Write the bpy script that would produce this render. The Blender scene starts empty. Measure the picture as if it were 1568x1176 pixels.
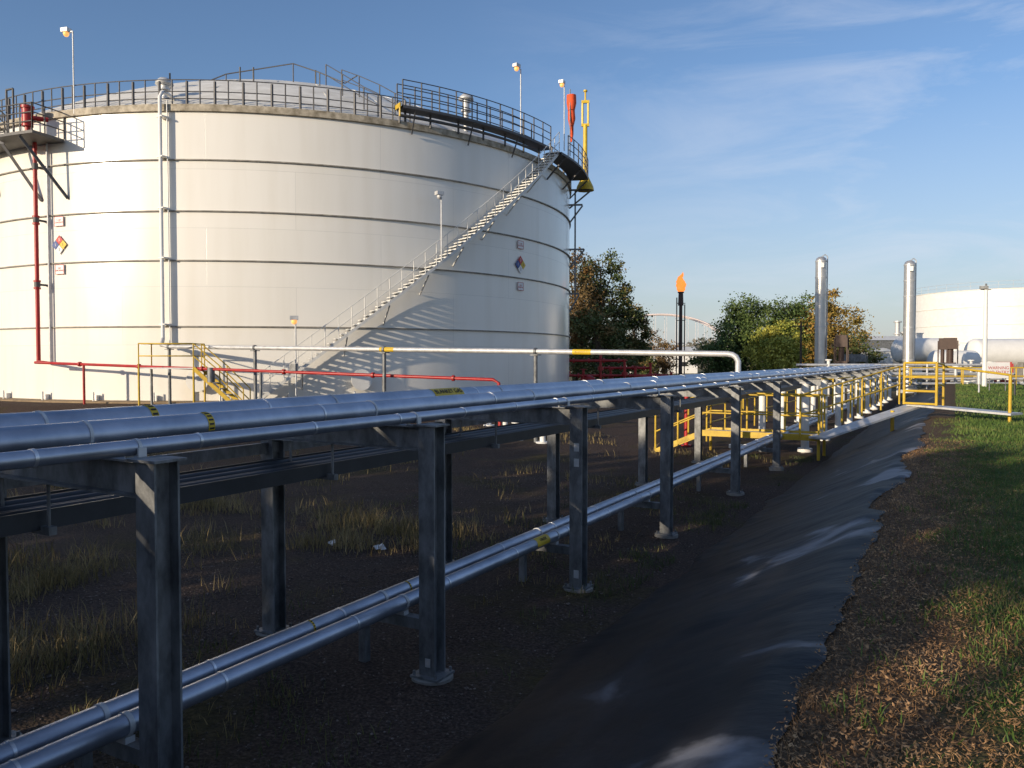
import bpy, math, random
from math import sin, cos, radians, pi
from mathutils import Vector, Matrix, noise
random.seed(7)
scene = bpy.context.scene
COL = scene.collection

# ------------------------------------------------------------------ frames
TH = radians(29.15); CT, ST = cos(TH), sin(TH)
EYE = 2.6
def W(r, f, z=0.0):
    """site position: r metres to the right, f metres ahead of the viewpoint's bearing"""
    return Vector((r*CT - f*ST, r*ST + f*CT, z))
TR, TF, RT = -13.7, 50.7, 17.3       # tank centre, radius
TB, TT = 0.76, 12.96                 # tank base / rim height
def TP(psi, rad, z):
    a = radians(psi)
    return W(TR + rad*sin(a), TF - rad*cos(a), z)
def TN(psi):
    a = radians(psi); return W(sin(a), -cos(a), 0)
def TT_(psi):
    a = radians(psi); return W(cos(a), sin(a), 0)
Z = Vector((0, 0, 1))
SUN_EL = radians(12.6)
sd = W(-.760, -.650, 0).normalized()
to_sun = Vector((sd.x*cos(SUN_EL), sd.y*cos(SUN_EL), sin(SUN_EL)))

# ------------------------------------------------------------------ materials
def new_mat(name):
    m = bpy.data.materials.new(name); m.use_nodes = True
    nt = m.node_tree; b = nt.nodes['Principled BSDF']
    return m, nt, b
def mat(name, c1, rough=0.6, metal=0.0, c2=None, scale=3.0, stretch=(1, 1, 1), bump=0.0, bscale=None, detail=6, lo=0.35, hi=0.65, rvar=0.0, emit=None):
    m, nt, b = new_mat(name)
    b.inputs['Roughness'].default_value = rough
    b.inputs['Metallic'].default_value = metal
    tc = nt.nodes.new('ShaderNodeTexCoord')
    mp = nt.nodes.new('ShaderNodeMapping'); mp.inputs['Scale'].default_value = stretch
    nt.links.new(tc.outputs['Object'], mp.inputs['Vector'])
    nz = nt.nodes.new('ShaderNodeTexNoise'); nz.inputs['Scale'].default_value = scale
    nz.inputs['Detail'].default_value = detail; nz.inputs['Roughness'].default_value = 0.65
    nt.links.new(mp.outputs[0], nz.inputs['Vector'])
    cr = nt.nodes.new('ShaderNodeValToRGB')
    if c2 is None: c2 = tuple(x*0.75 for x in c1)
    cr.color_ramp.elements[0].position = lo; cr.color_ramp.elements[1].position = hi
    cr.color_ramp.elements[0].color = (*c2, 1); cr.color_ramp.elements[1].color = (*c1, 1)
    nt.links.new(nz.outputs['Fac'], cr.inputs[0])
    nt.links.new(cr.outputs[0], b.inputs['Base Color'])
    if rvar:
        mr = nt.nodes.new('ShaderNodeMapRange')
        mr.inputs['To Min'].default_value = rough - rvar; mr.inputs['To Max'].default_value = rough + rvar
        nt.links.new(nz.outputs['Fac'], mr.inputs['Value']); nt.links.new(mr.outputs[0], b.inputs['Roughness'])
    if bump:
        n2 = nt.nodes.new('ShaderNodeTexNoise'); n2.inputs['Scale'].default_value = bscale or scale*4
        n2.inputs['Detail'].default_value = 5
        nt.links.new(mp.outputs[0], n2.inputs['Vector'])
        bp = nt.nodes.new('ShaderNodeBump'); bp.inputs['Strength'].default_value = bump; bp.inputs['Distance'].default_value = 0.05
        nt.links.new(n2.outputs['Fac'], bp.inputs['Height']); nt.links.new(bp.outputs[0], b.inputs['Normal'])
    if emit:
        b.inputs['Emission Color'].default_value = (*emit[0], 1); b.inputs['Emission Strength'].default_value = emit[1]
    return m

M_galv = mat('galvanised_steel', (.27, .28, .29), .55, .45, (.105, .11, .115), 7, stretch=(1, 1, .5), bump=.12, rvar=.14)
M_galvlt = mat('galvanised_light', (.62, .63, .64), .5, .3, (.44, .45, .46), 5, rvar=.1)
M_jacket = mat('aluminium_jacket', (.47, .51, .60), .40, .8, (.32, .36, .44), 2.6, bump=.04, bscale=9, rvar=.09)
M_band = mat('steel_band', (.74, .76, .80), .35, .8, scale=12)
M_pipeD = mat('dark_conduit', (.05, .055, .065), .45, .3, scale=5)
M_rail = mat('weathered_rail_steel', (.12, .12, .125), .6, .4, scale=8)
M_stair = mat('stair_galvanised', (.74, .74, .71), .55, .1, (.58, .58, .56), 6)
M_yel = mat('safety_yellow_paint', (.62, .42, .03), .5, 0, (.46, .30, .03), 5)
M_red = mat('fire_red_paint', (.44, .02, .02), .42, 0, (.30, .015, .015), 4)
M_orange = mat('orange_fabric', (.85, .11, .03), .8)
M_white = mat('white_paint', (.80, .80, .78), .4, 0, (.72, .72, .70), 2)
M_roof = mat('roof_paint', (.78, .77, .72), .5, 0, (.60, .58, .52), 1.2, bump=.1)
M_gutter = mat('weathered_rim', (.34, .32, .28), .7, 0, (.18, .17, .15), 3)
M_rim = mat('stained_rim', (.50, .45, .36), .7, 0, (.20, .17, .12), 3)
M_conc = mat('concrete', (.32, .30, .27), .85, 0, (.20, .19, .17), 4, bump=.3)
M_ringwall = mat('earth_ring_wall', (.30, .22, .13), .9, 0, (.18, .13, .08), 3, bump=.4)
M_wood = mat('bark', (.09, .065, .045), .9, 0, scale=6, bump=.3)
M_blk = mat('black_paint', (.02, .02, .02), .6)
M_blue = mat('sign_blue', (.02, .07, .30), .5)
M_sred = mat('sign_red', (.55, .03, .03), .5)
M_syel = mat('sign_yellow', (.72, .49, .03), .5)
M_swht = mat('sign_white', (.8, .8, .8), .5, c2=(.74, .74, .73))
M_brown = mat('brown_equipment', (.07, .04, .03), .6)
M_stain = mat('stainless_column', (.66, .64, .61), .38, .7, (.54, .53, .51), 2, rvar=.08)
M_lamp = mat('lamp_glass', (.9, .5, .15), .3, emit=((1, .42, .12), 1.0))
M_flame = mat('flame', (1, .3, .05), .6, c2=(1, .2, .03), emit=((1, .28, .05), 1.2))
M_bridge = mat('hazed_bridge_steel', (.80, .70, .68), .8, c2=(.78, .68, .66))  # pale tone paints distance haze over the steel

def tank_mat():
    m, nt, b = new_mat('tank_shell_paint')
    uv = nt.nodes.new('ShaderNodeUVMap'); uv.uv_map = 'UVMap'
    br = nt.nodes.new('ShaderNodeTexBrick')
    br.inputs['Color1'].default_value = (.84, .82, .765, 1); br.inputs['Color2'].default_value = (.815, .795, .74, 1)
    br.inputs['Mortar'].default_value = (.68, .67, .63, 1)
    br.inputs['Scale'].default_value = 1; br.inputs['Mortar Size'].default_value = .010
    br.inputs['Brick Width'].default_value = 7.3; br.inputs['Row Height'].default_value = 2.44
    br.inputs['Mortar Smooth'].default_value = .3
    nt.links.new(uv.outputs[0], br.inputs['Vector'])
    mp = nt.nodes.new('ShaderNodeMapping'); mp.inputs['Scale'].default_value = (1.1, .12, 1)
    nt.links.new(uv.outputs[0], mp.inputs['Vector'])
    nz = nt.nodes.new('ShaderNodeTexNoise'); nz.inputs['Scale'].default_value = 1.0; nz.inputs['Detail'].default_value = 8
    nt.links.new(mp.outputs[0], nz.inputs['Vector'])
    cr = nt.nodes.new('ShaderNodeValToRGB')
    cr.color_ramp.elements[0].position = .28; cr.color_ramp.elements[0].color = (.93, .92, .90, 1)
    cr.color_ramp.elements[1].position = .55; cr.color_ramp.elements[1].color = (1, 1, 1, 1)
    nt.links.new(nz.outputs['Fac'], cr.inputs[0])
    mx = nt.nodes.new('ShaderNodeMix'); mx.data_type = 'RGBA'; mx.blend_type = 'MULTIPLY'; mx.inputs['Factor'].default_value = 1
    nt.links.new(br.outputs['Color'], mx.inputs['A']); nt.links.new(cr.outputs[0], mx.inputs['B'])
    nt.links.new(mx.outputs['Result'], b.inputs['Base Color'])
    b.inputs['Roughness'].default_value = .2
    b.inputs['Specular IOR Level'].default_value = .65
    n2 = nt.nodes.new('ShaderNodeTexNoise'); n2.inputs['Scale'].default_value = .7; n2.inputs['Detail'].default_value = 2
    nt.links.new(uv.outputs[0], n2.inputs['Vector'])
    bp = nt.nodes.new('ShaderNodeBump'); bp.inputs['Strength'].default_value = .12; bp.inputs['Distance'].default_value = .05
    nt.links.new(n2.outputs['Fac'], bp.inputs['Height'])
    b2 = nt.nodes.new('ShaderNodeBump'); b2.inputs['Strength'].default_value = .3; b2.inputs['Distance'].default_value = .01; b2.invert = True
    nt.links.new(br.outputs['Fac'], b2.inputs['Height']); nt.links.new(bp.outputs[0], b2.inputs['Normal'])
    nt.links.new(b2.outputs[0], b.inputs['Normal'])
    return m
M_tank = tank_mat()

def leaf_mat(name, a, b_, c, scale=.5):
    m, nt, b = new_mat(name)
    tc = nt.nodes.new('ShaderNodeTexCoord')
    n1 = nt.nodes.new('ShaderNodeTexNoise'); n1.inputs['Scale'].default_value = scale; n1.inputs['Detail'].default_value = 2
    n2 = nt.nodes.new('ShaderNodeTexNoise'); n2.inputs['Scale'].default_value = scale*9; n2.inputs['Detail'].default_value = 2
    for n in (n1, n2): nt.links.new(tc.outputs['Object'], n.inputs['Vector'])
    ad = nt.nodes.new('ShaderNodeMath'); ad.operation = 'ADD'
    nt.links.new(n1.outputs['Fac'], ad.inputs[0]); nt.links.new(n2.outputs['Fac'], ad.inputs[1])
    hf = nt.nodes.new('ShaderNodeMath'); hf.operation = 'MULTIPLY'; hf.inputs[1].default_value = .5
    nt.links.new(ad.outputs[0], hf.inputs[0])
    cr = nt.nodes.new('ShaderNodeValToRGB'); e = cr.color_ramp.elements
    e[0].position = .38; e[0].color = (*a, 1); e[1].position = .62; e[1].color = (*c, 1)
    k = e.new(.5); k.color = (*b_, 1)
    nt.links.new(hf.outputs[0], cr.inputs[0]); nt.links.new(cr.outputs[0], b.inputs['Base Color'])
    b.inputs['Roughness'].default_value = .75
    return m
L_green = leaf_mat('green_leaves', (.05, .085, .02), (.08, .13, .03), (.13, .17, .045))
L_dark = leaf_mat('autumn_green_leaves', (.05, .08, .02), (.09, .12, .03), (.20, .12, .04))
L_rust = leaf_mat('rust_leaves', (.11, .08, .03), (.18, .12, .045), (.28, .15, .05))
L_orange = leaf_mat('orange_leaves', (.16, .15, .03), (.30, .20, .04), (.40, .22, .05))
L_yellow = leaf_mat('yellow_leaves', (.14, .19, .03), (.36, .36, .06), (.50, .44, .07))
L_haze = leaf_mat('hazy_leaves', (.14, .15, .14), (.19, .19, .16), (.25, .21, .16), .1)  # distance haze mixed into the leaf colours
L_drygrass = leaf_mat('dry_grass', (.13, .105, .035), (.25, .19, .075), (.40, .30, .14), 1.2)
L_grass = leaf_mat('green_grass', (.045, .095, .014), (.08, .145, .022), (.17, .18, .05), 1.5)
L_weed = leaf_mat('weed_leaves', (.045, .065, .016), (.08, .10, .025), (.17, .15, .05), 1.5)
L_litter = leaf_mat('leaf_litter', (.13, .07, .03), (.30, .165, .07), (.54, .33, .16), 3)

# ------------------------------------------------------------------ mesh builder
class MB:
    def __init__(s): s.v = []; s.f = []; s.sm = []
    def add(s, vs, fs, smooth=False):
        o = len(s.v); s.v += [tuple(x) for x in vs]
        for f in fs: s.f.append([i+o for i in f]); s.sm.append(smooth)
    def obox(s, c, ax, ay, az):
        c = Vector(c); p = []
        for k in (-1, 1):
            for j in (-1, 1):
                for i in (-1, 1): p.append(c + ax*i + ay*j + az*k)
        s.add(p, [(0, 2, 3, 1), (4, 5, 7, 6), (0, 1, 5, 4), (2, 6, 7, 3), (0, 4, 6, 2), (1, 3, 7, 5)])
    def box(s, c, size):
        s.obox(c, Vector((size[0]/2, 0, 0)), Vector((0, size[1]/2, 0)), Vector((0, 0, size[2]/2)))
    def beam(s, p1, p2, w, h, up=Z):
        p1 = Vector(p1); p2 = Vector(p2); d = p2-p1; L = d.length
        if L < 1e-6: return
        d /= L
        if abs(d.dot(up)) > .98: up = Vector((1, 0, 0))
        sd = d.cross(up).normalized(); u = sd.cross(d)
        s.obox((p1+p2)/2, d*L/2, sd*w/2, u*h/2)
    def cyl(s, p1, p2, r1, r2=None, n=12, caps=True):
        if r2 is None: r2 = r1
        p1 = Vector(p1); p2 = Vector(p2); d = (p2-p1)
        if d.length < 1e-6: return
        d.normalize()
        a = Vector((1, 0, 0)) if abs(d.z) > .9 else Z
        x = d.cross(a).normalized(); y = d.cross(x)
        ring = [(x*cos(2*pi*i/n) + y*sin(2*pi*i/n)) for i in range(n)]
        vs = [p1+q*r1 for q in ring] + [p2+q*r2 for q in ring]
        s.add(vs, [(i, (i+1) % n, n+(i+1) % n, n+i) for i in range(n)], True)
        if caps:
            s.add(vs[:n], [tuple(range(n-1, -1, -1))]); s.add(vs[n:], [tuple(range(n))])
    def tube(s, pts, r, n=8):
        pts = [Vector(p) for p in pts]; m = len(pts); vs = []
        prev = None
        for k, p in enumerate(pts):
            d = (pts[min(k+1, m-1)] - pts[max(k-1, 0)]).normalized()
            if prev is None:
                a = Vector((1, 0, 0)) if abs(d.z) > .9 else Z
                x = d.cross(a).normalized()
            else: x = (prev - d*prev.dot(d)).normalized()
            prev = x; y = d.cross(x)
            vs += [p + (x*cos(2*pi*i/n)+y*sin(2*pi*i/n))*r for i in range(n)]
        fs = []
        for k in range(m-1):
            for i in range(n): fs.append((k*n+i, k*n+(i+1) % n, (k+1)*n+(i+1) % n, (k+1)*n+i))
        s.add(vs, fs, True)
        s.add(vs[:n], [tuple(range(n))]); s.add(vs[-n:], [tuple(range(n))])
    def lathe(s, c, prof, n=48, smooth=True, a0=0, a1=2*pi):
        c = Vector(c); vs = []; m = len(prof)
        full = abs(a1-a0-2*pi) < 1e-6; cnt = n if full else n+1
        for i in range(cnt):
            a = a0+(a1-a0)*i/n
            for (r, z) in prof: vs.append(c+Vector((r*cos(a), r*sin(a), z)))
        fs = []
        for i in range(n):
            j = (i+1) % cnt
            for k in range(m-1): fs.append((i*m+k, j*m+k, j*m+k+1, i*m+k+1))
        s.add(vs, fs, smooth)
    def ibeam(s, p1, p2, w, h, t=.012, up=Z):
        p1 = Vector(p1); p2 = Vector(p2); d = (p2-p1).normalized()
        u0 = up
        if abs(d.dot(up)) > .98: u0 = Vector((0, 1, 0))
        sd = d.cross(u0).normalized(); u = sd.cross(d)
        for k in (-1, 1):
            o = u*k*(h/2-t/2); s.beam(p1+o, p2+o, w, t, u)
        s.beam(p1, p2, t, h-2*t-.001, u)
    def sphere(s, c, r, n=10, sz=1.0):
        prof = [(r*sin(pi*k/n), -r*cos(pi*k/n)*sz) for k in range(n+1)]
        s.lathe(c, prof, n*2)
    def rail(s, pts, h=1.07, every=1, rails=(1.0, .5), r=.022, post=.025):
        for k, p in enumerate(pts):
            if k % every == 0 or k == len(pts)-1:
                s.cyl(p, Vector(p)+Z*h, post, n=6)
        for q in rails: s.tube([Vector(p)+Z*h*q for p in pts], r, 6)
    def obj(s, name, m, parent=None):
        me = bpy.data.meshes.new(name); me.from_pydata(s.v, [], s.f); me.update()
        me.polygons.foreach_set('use_smooth', s.sm)
        if isinstance(m, (list, tuple)):
            for q in m: me.materials.append(q)
        else: me.materials.append(m)
        o = bpy.data.objects.new(name, me); COL.objects.link(o)
        if parent is not None:
            o.parent = parent; o.location = -parent.location
        return o
def group(name, loc=(0, 0, 0)):
    e = bpy.data.objects.new(name, None); e.empty_display_size = .3; e.location = Vector(loc); COL.objects.link(e); return e
def text(body, loc, right, up, size, m, parent, ax='CENTER'):
    cu = bpy.data.curves.new('lettering', 'FONT'); cu.body = body; cu.size = size; cu.align_x = ax; cu.align_y = 'CENTER'
    cu.extrude = .001; cu.materials.append(m)
    o = bpy.data.objects.new('lettering', cu); COL.objects.link(o)
    r = Vector(right).normalized(); u = Vector(up).normalized(); n = r.cross(u)
    M = Matrix((r, u, n)).transposed().to_4x4(); M.translation = Vector(loc) - parent.location
    o.parent = parent; o.matrix_basis = M
    return o

# ------------------------------------------------------------------ terrain
TC = W(TR, TF, 0)
def lerp_prof(x, P):
    if x <= P[0][0]: return P[0][1]
    for (a, b), (c, d) in zip(P, P[1:]):
        if x <= c: return b+(d-b)*(x-a)/(c-a)
    return P[-1][1]
def gz(X, Y, rough=True):
    b = lerp_prof(X, [(-2.95, 0), (-2.7, .06), (-.85, .93), (-.6, 1.0), (3.6, 1.0), (7, 0)])
    b *= max(0, min(1, (75-Y)/10))
    d = math.hypot(X-TC.x, Y-TC.y)
    p = TB*max(0, min(1, (21.2-d)/2.3))
    z = max(b, p)
    if rough and abs(X) < 40 and -20 < Y < 70 and p < .7:
        q = noise.noise(Vector((X*.9, Y*.9, 0)))*.05 + noise.noise(Vector((X*3, Y*3, 3)))*.018
        if -3.05 < X < -.6: q = 0
        elif X > -.6: q *= min(1, (X+.6)/.5)
        z += q
    return z
def coords(segs):
    out = []
    for a, b, st in segs:
        n = max(1, int(round((b-a)/st)))
        out += [a+(b-a)*i/n for i in range(n)]
    out.append(segs[-1][1]); return out
xs = coords([(-3500, -300, 400), (-300, -60, 30), (-60, -12, 1.5), (-12, -3.2, .3), (-3.2, -.5, .15), (-.5, 4, .2), (4, 8, .4), (8, 60, 5), (60, 300, 40), (300, 3500, 400)])
ys = coords([(-600, -60, 90), (-60, -4, 4), (-4, 18, .25), (18, 70, .8), (70, 300, 20), (300, 5000, 470)])
me_v = [(x, y, gz(x, y)) for y in ys for x in xs]
nx = len(xs)
g = MB(); g.add(me_v, [(j*nx+i, j*nx+i+1, (j+1)*nx+i+1, (j+1)*nx+i) for j in range(len(ys)-1) for i in range(nx-1)], True)

def ground_mat():
    m, nt, b = new_mat('ground_soil_gravel_grass')
    N = nt.nodes.new; L = nt.links.new
    tc = N('ShaderNodeTexCoord'); sep = N('ShaderNodeSeparateXYZ'); L(tc.outputs['Object'], sep.inputs[0])
    def nz(s, d=6):
        n = N('ShaderNodeTexNoise'); n.inputs['Scale'].default_value = s; n.inputs['Detail'].default_value = d
        n.inputs['Roughness'].default_value = .65; L(tc.outputs['Object'], n.inputs['Vector']); return n.outputs['Fac']
    def ramp(f, st):
        c = N('ShaderNodeValToRGB'); e = c.color_ramp.elements
        e[0].position, e[0].color = st[0][0], (*st[0][1], 1); e[1].position, e[1].color = st[-1][0], (*st[-1][1], 1)
        for p, q in st[1:-1]:
            k = e.new(p); k.color = (*q, 1)
        L(f, c.inputs[0]); return c.outputs[0]
    def mix(f, a, c):
        x = N('ShaderNodeMix'); x.data_type = 'RGBA'; L(f, x.inputs['Factor']); L(a, x.inputs['A']); L(c, x.inputs['B']); return x.outputs['Result']
    def math_(op, a, c=None, v=None):
        x = N('ShaderNodeMath'); x.operation = op; L(a, x.inputs[0])
        if c is not None: L(c, x.inputs[1])
        if v is not None: x.inputs[1].default_value = v
        return x.outputs[0]
    def step(val, lo, hi):
        x = N('ShaderNodeMapRange'); x.inputs['From Min'].default_value = lo; x.inputs['From Max'].default_value = hi; L(val, x.inputs['Value']); return x.outputs[0]
    gravel = ramp(nz(38, 3), [(.3, (.022, .015, .012)), (.5, (.055, .037, .029)), (.72, (.14, .10, .08))])
    veg = ramp(nz(14, 5), [(.35, (.026, .022, .009)), (.65, (.085, .066, .026))])
    basin = mix(step(nz(.45, 4), .52, .66), gravel, veg)
    litter = ramp(nz(30, 4), [(.3, (.040, .026, .016)), (.55, (.125, .08, .045)), (.75, (.25, .165, .095))])
    green = ramp(nz(9, 6), [(.3, (.03, .055, .010)), (.6, (.055, .095, .016)), (.8, (.11, .11, .03))])
    xx = math_('ADD', sep.outputs['X'], math_('MULTIPLY', nz(1.1, 3), v=1.6))
    berm = mix(step(xx, .65, 1.25), litter, green)
    near = mix(step(sep.outputs['X'], -1.2, -1.0), basin, berm)
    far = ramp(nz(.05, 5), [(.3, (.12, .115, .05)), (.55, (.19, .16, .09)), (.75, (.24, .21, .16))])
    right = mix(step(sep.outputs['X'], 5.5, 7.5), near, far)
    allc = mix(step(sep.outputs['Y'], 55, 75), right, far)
    L(allc, b.inputs['Base Color']); b.inputs['Roughness'].default_value = .95
    b.inputs['Specular IOR Level'].default_value = .2
    v = N('ShaderNodeTexVoronoi'); v.inputs['Scale'].default_value = 30; L(tc.outputs['Object'], v.inputs['Vector'])
    h = math_('ADD', math_('MULTIPLY', v.outputs['Distance'], v=-.6), nz(22, 5))
    bp = N('ShaderNodeBump'); bp.inputs['Strength'].default_value = .9; bp.inputs['Distance'].default_value = .04
    L(h, bp.inputs['Height']); L(bp.outputs[0], b.inputs['Normal'])
    return m
g.obj('ground', ground_mat())

# black containment liner on the inner berm slope
def liner_mat():
    m, nt, b = new_mat('black_geomembrane'); N = nt.nodes.new; L = nt.links.new
    tc = N('ShaderNodeTexCoord'); sep = N('ShaderNodeSeparateXYZ'); L(tc.outputs['Object'], sep.inputs[0])
    n = N('ShaderNodeTexNoise'); n.inputs['Scale'].default_value = .8; n.inputs['Detail'].default_value = 7; n.inputs['Distortion'].default_value = .8; L(tc.outputs['Object'], n.inputs['Vector'])
    a = N('ShaderNodeMath'); a.operation = 'MULTIPLY_ADD'; L(sep.outputs['Z'], a.inputs[0]); a.inputs[1].default_value = .18; L(n.outputs['Fac'], a.inputs[2])
    c = N('ShaderNodeValToRGB'); e = c.color_ramp.elements
    e[0].position = .62; e[0].color = (.006, .006, .008, 1); e[1].position = .82; e[1].color = (.19, .195, .215, 1)  # pale end paints dust plus glare, stronger towards the crest
    k = e.new(.73); k.color = (.018, .019, .023, 1)
    L(a.outputs[0], c.inputs[0]); L(c.outputs[0], b.inputs['Base Color'])
    b.inputs['Roughness'].default_value = .55; b.inputs['Specular IOR Level'].default_value = .16
    n2 = N('ShaderNodeTexNoise'); n2.inputs['Scale'].default_value = 3; n2.inputs['Detail'].default_value = 5
    mp = N('ShaderNodeMapping'); mp.inputs['Scale'].default_value = (.7, 1.8, 1); mp.inputs['Rotation'].default_value = (0, 0, .4)
    L(tc.outputs['Object'], mp.inputs[0]); L(mp.outputs[0], n2.inputs['Vector'])
    bp = N('ShaderNodeBump'); bp.inputs['Strength'].default_value = .35; bp.inputs['Distance'].default_value = .04
    L(n2.outputs['Fac'], bp.inputs['Height']); L(bp.outputs[0], b.inputs['Normal'])
    return m
def liner_edge(Y):
    return -.64 + .34*noise.noise(Vector((0, Y*.45, 5))) + .12*noise.noise(Vector((2, Y*1.9, 9))) + .035*noise.noise(Vector((2, Y*7, 1)))
def liner_toe(Y):
    return -2.95 + .16*noise.noise(Vector((7, Y*.7, 5))) + .05*noise.noise(Vector((7, Y*3.7, 5)))
lm = MB(); vs = []; yy = coords([(-6, 16, .07), (16, 60, .25)]); nn = 36
for y in yy:
    a, b = liner_toe(y), liner_edge(y)
    for i in range(nn+1):
        t = i/nn; x = a+(b-a)*t
        wr = max(0, noise.noise(Vector((x*.9+y*.5, y*1.3, 2))))*.06*sin(pi*t) + abs(noise.noise(Vector((x*2-y, y*2.2+x, 4))))*.018
        fold = max(0, (t-.65)/.35)
        wr += fold*max(0, noise.noise(Vector((x*1.6, y*1.8, 12))))*.09
        edge = .015*max(0, 1-(1-t)/.08) * (noise.noise(Vector((x, y*3, 6)))+.3) - .012*max(0, 1-(1-t)/.04)
        dirt = -.03*max(0, 1-t/.05)
        vs.append((x, y, gz(x, y, False)+.014+wr*(min(1, t/.1))*(min(1, (1-t)/.06+.2))+edge+dirt))
m_ = nn+1
lm.add(vs, [(j*m_+i, j*m_+i+1, (j+1)*m_+i+1, (j+1)*m_+i) for j in range(len(yy)-1) for i in range(nn)], True)
lm.obj('containment_liner', liner_mat())

# ------------------------------------------------------------------ vegetation on the ground
def blades(mb, pts, h0, h1, w, lean=.5):
    for (x, y) in pts:
        z = gz(x, y)-.01; a = random.random()*2*pi; h = random.uniform(h0, h1)
        dx, dy = cos(a), sin(a); l = random.random()*lean*h
        la = random.random()*2*pi; lx, ly = cos(la)*l, sin(la)*l
        ww = w*random.uniform(.6, 1.3)
        mb.add([(x-dx*ww, y-dy*ww, z), (x+dx*ww, y+dy*ww, z), (x+dx*ww*.6+lx*.4, y+dy*ww*.6+ly*.4, z+h*.6), (x-dx*ww*.6+lx*.4, y-dy*ww*.6+ly*.4, z+h*.6), (x+lx, y+ly, z+h)],
               [(0, 1, 2, 3), (3, 2, 4)])
def clumps(n, fn, k, rad, th=-.05):
    out = []
    t = 0
    while t < n:
        x, y = fn()
        if noise.noise(Vector((x*.35, y*.35, 11))) < th and random.random() < .94:
            t += .25; continue
        for _ in range(k): out.append((x+random.gauss(0, rad), y+random.gauss(0, rad)))
        t += 1
    return [p for p in out if p[0] < -3.1]
dg = MB(); blades(dg, clumps(850, lambda: (random.uniform(-17, -6.2), random.uniform(2.2, 10.0)), 24, .15, .10), .08, .36, .005, .9)
blades(dg, clumps(330, lambda: (random.uniform(-18, -6), random.uniform(10.5, 26)), 14, .2, .08), .07, .22, .008, .8)
blades(dg, clumps(200, lambda: (random.uniform(-10, -4), random.uniform(0, 22)), 14, .12, .06), .04, .16, .005, .8)
dg.obj('dry_grass', L_drygrass)
bg = MB(); blades(bg, clumps(150, lambda: (random.uniform(-9, -3.2), random.uniform(3, 22)), 24, .11, .08), .04, .15, .005, .9)
blades(bg, clumps(110, lambda: (random.uniform(-3.7, -3.05), random.uniform(2, 22)), 24, .10, .0), .03, .14, .005, .9)
bg.obj('weeds', L_weed)
def bermpt():
    y = 2.2 + 22*random.random()**1.5; return random.uniform(-.5, 3.2), y
pts = []
while len(pts) < 62000:
    x, y = bermpt()
    sh = .18 if y > 6 else -.15
    pr = max(.05, min(1, (x + noise.noise(Vector((x*1.3, y*1.3, 3)))*.8 + sh)/.4))
    if noise.noise(Vector((x*2.2, y*2.2, 8))) > .22: pr = max(pr, .6)
    if x < liner_edge(y)+.04: continue
    if random.random() < pr: pts.append((x, y))
gr = MB(); blades(gr, pts, .03, .085, .004, 1.1)
blades(gr, [(random.uniform(0, 3.4), random.uniform(18, 60)) for _ in range(12000)], .05, .13, .012, .8)
gr.obj('berm_grass', L_grass)
lt = MB()
for _ in range(34000):
    y = 2.0 + 16*random.random()**2.2; x = random.uniform(-.75, 2.0) if random.random() < .75 else random.gauss(-.2, .3)
    if x < liner_edge(y)-.05*random.random()-.02: continue
    if x > .35 and random.random() < .6: continue
    z = gz(x, y)+.008+random.random()*.02; s_ = random.uniform(.005, .015)*(1.5 if random.random() < .05 else 1)
    a = random.random()*2*pi; u = Vector((cos(a), sin(a), random.uniform(-.5, .5)))*s_; v_ = Vector((-sin(a), cos(a), random.uniform(-.5, .5)))*s_*random.uniform(.25, .65)
    c = Vector((x, y, z)); lt.add([c-u, c-v_, c+u*.9+Z*s_*.5, c+v_], [(0, 1, 2, 3)])
pts = []
while len(pts) < 36000:
    y = 2.0 + 14*random.random()**1.8; x = random.uniform(-.8, 1.6)
    if x < liner_edge(y): continue
    if x > .5 and random.random() < .5: continue
    pts.append((x, y))
blades(lt, pts, .012, .05, .0022, 2.2)
lt.obj('leaf_litter', L_litter)
M_peb = leaf_mat('pebbles', (.035, .026, .022), (.08, .06, .05), (.26, .21, .18), 6)
pb = MB()
for _ in range(14000):
    x = random.uniform(-10, -2.9); y = 0.5+16*random.random()**1.4
    s_ = random.uniform(.005, .016)*(1.8 if random.random() < .03 else 1); z = gz(x, y)+s_*.2
    c = Vector((x, y, z)); j = lambda: s_*random.uniform(.6, 1.2)
    pb.add([c+Vector((j(), 0, 0)), c+Vector((0, j(), 0)), c-Vector((j(), 0, 0)), c-Vector((0, j(), 0)), c+Vector((0, 0, j()*.7)), c-Vector((0, 0, s_))],
           [(0, 1, 4), (1, 2, 4), (2, 3, 4), (3, 0, 4), (1, 0, 5), (2, 1, 5), (3, 2, 5), (0, 3, 5)])
pb.obj('gravel', M_peb)
lp_ = MB()   # scraps of litter blown into the basin
for (x, y, s_) in ((-3.55, 3.1, .05), (-6.6, 3.0, .05), (-7.6, 8.4, .07), (-6.9, 8.6, .06), (-7.5, 3.9, .04)):
    z = gz(x, y)+.02
    for k in range(3):
        c = Vector((x+random.uniform(-1, 1)*s_, y+random.uniform(-1, 1)*s_, z+.01*k)); u = Vector((s_*random.uniform(.7, 1.3), s_*random.uniform(-.6, .6), random.uniform(-.3, .5)*s_)); v_ = Vector((s_*random.uniform(-.4, .4), s_*.8, random.uniform(0, .6)*s_))
        lp_.add([c-u, c-v_, c+u, c+v_], [(0, 1, 2, 3)])
lp_.obj('paper_scraps', M_swht)

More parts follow.
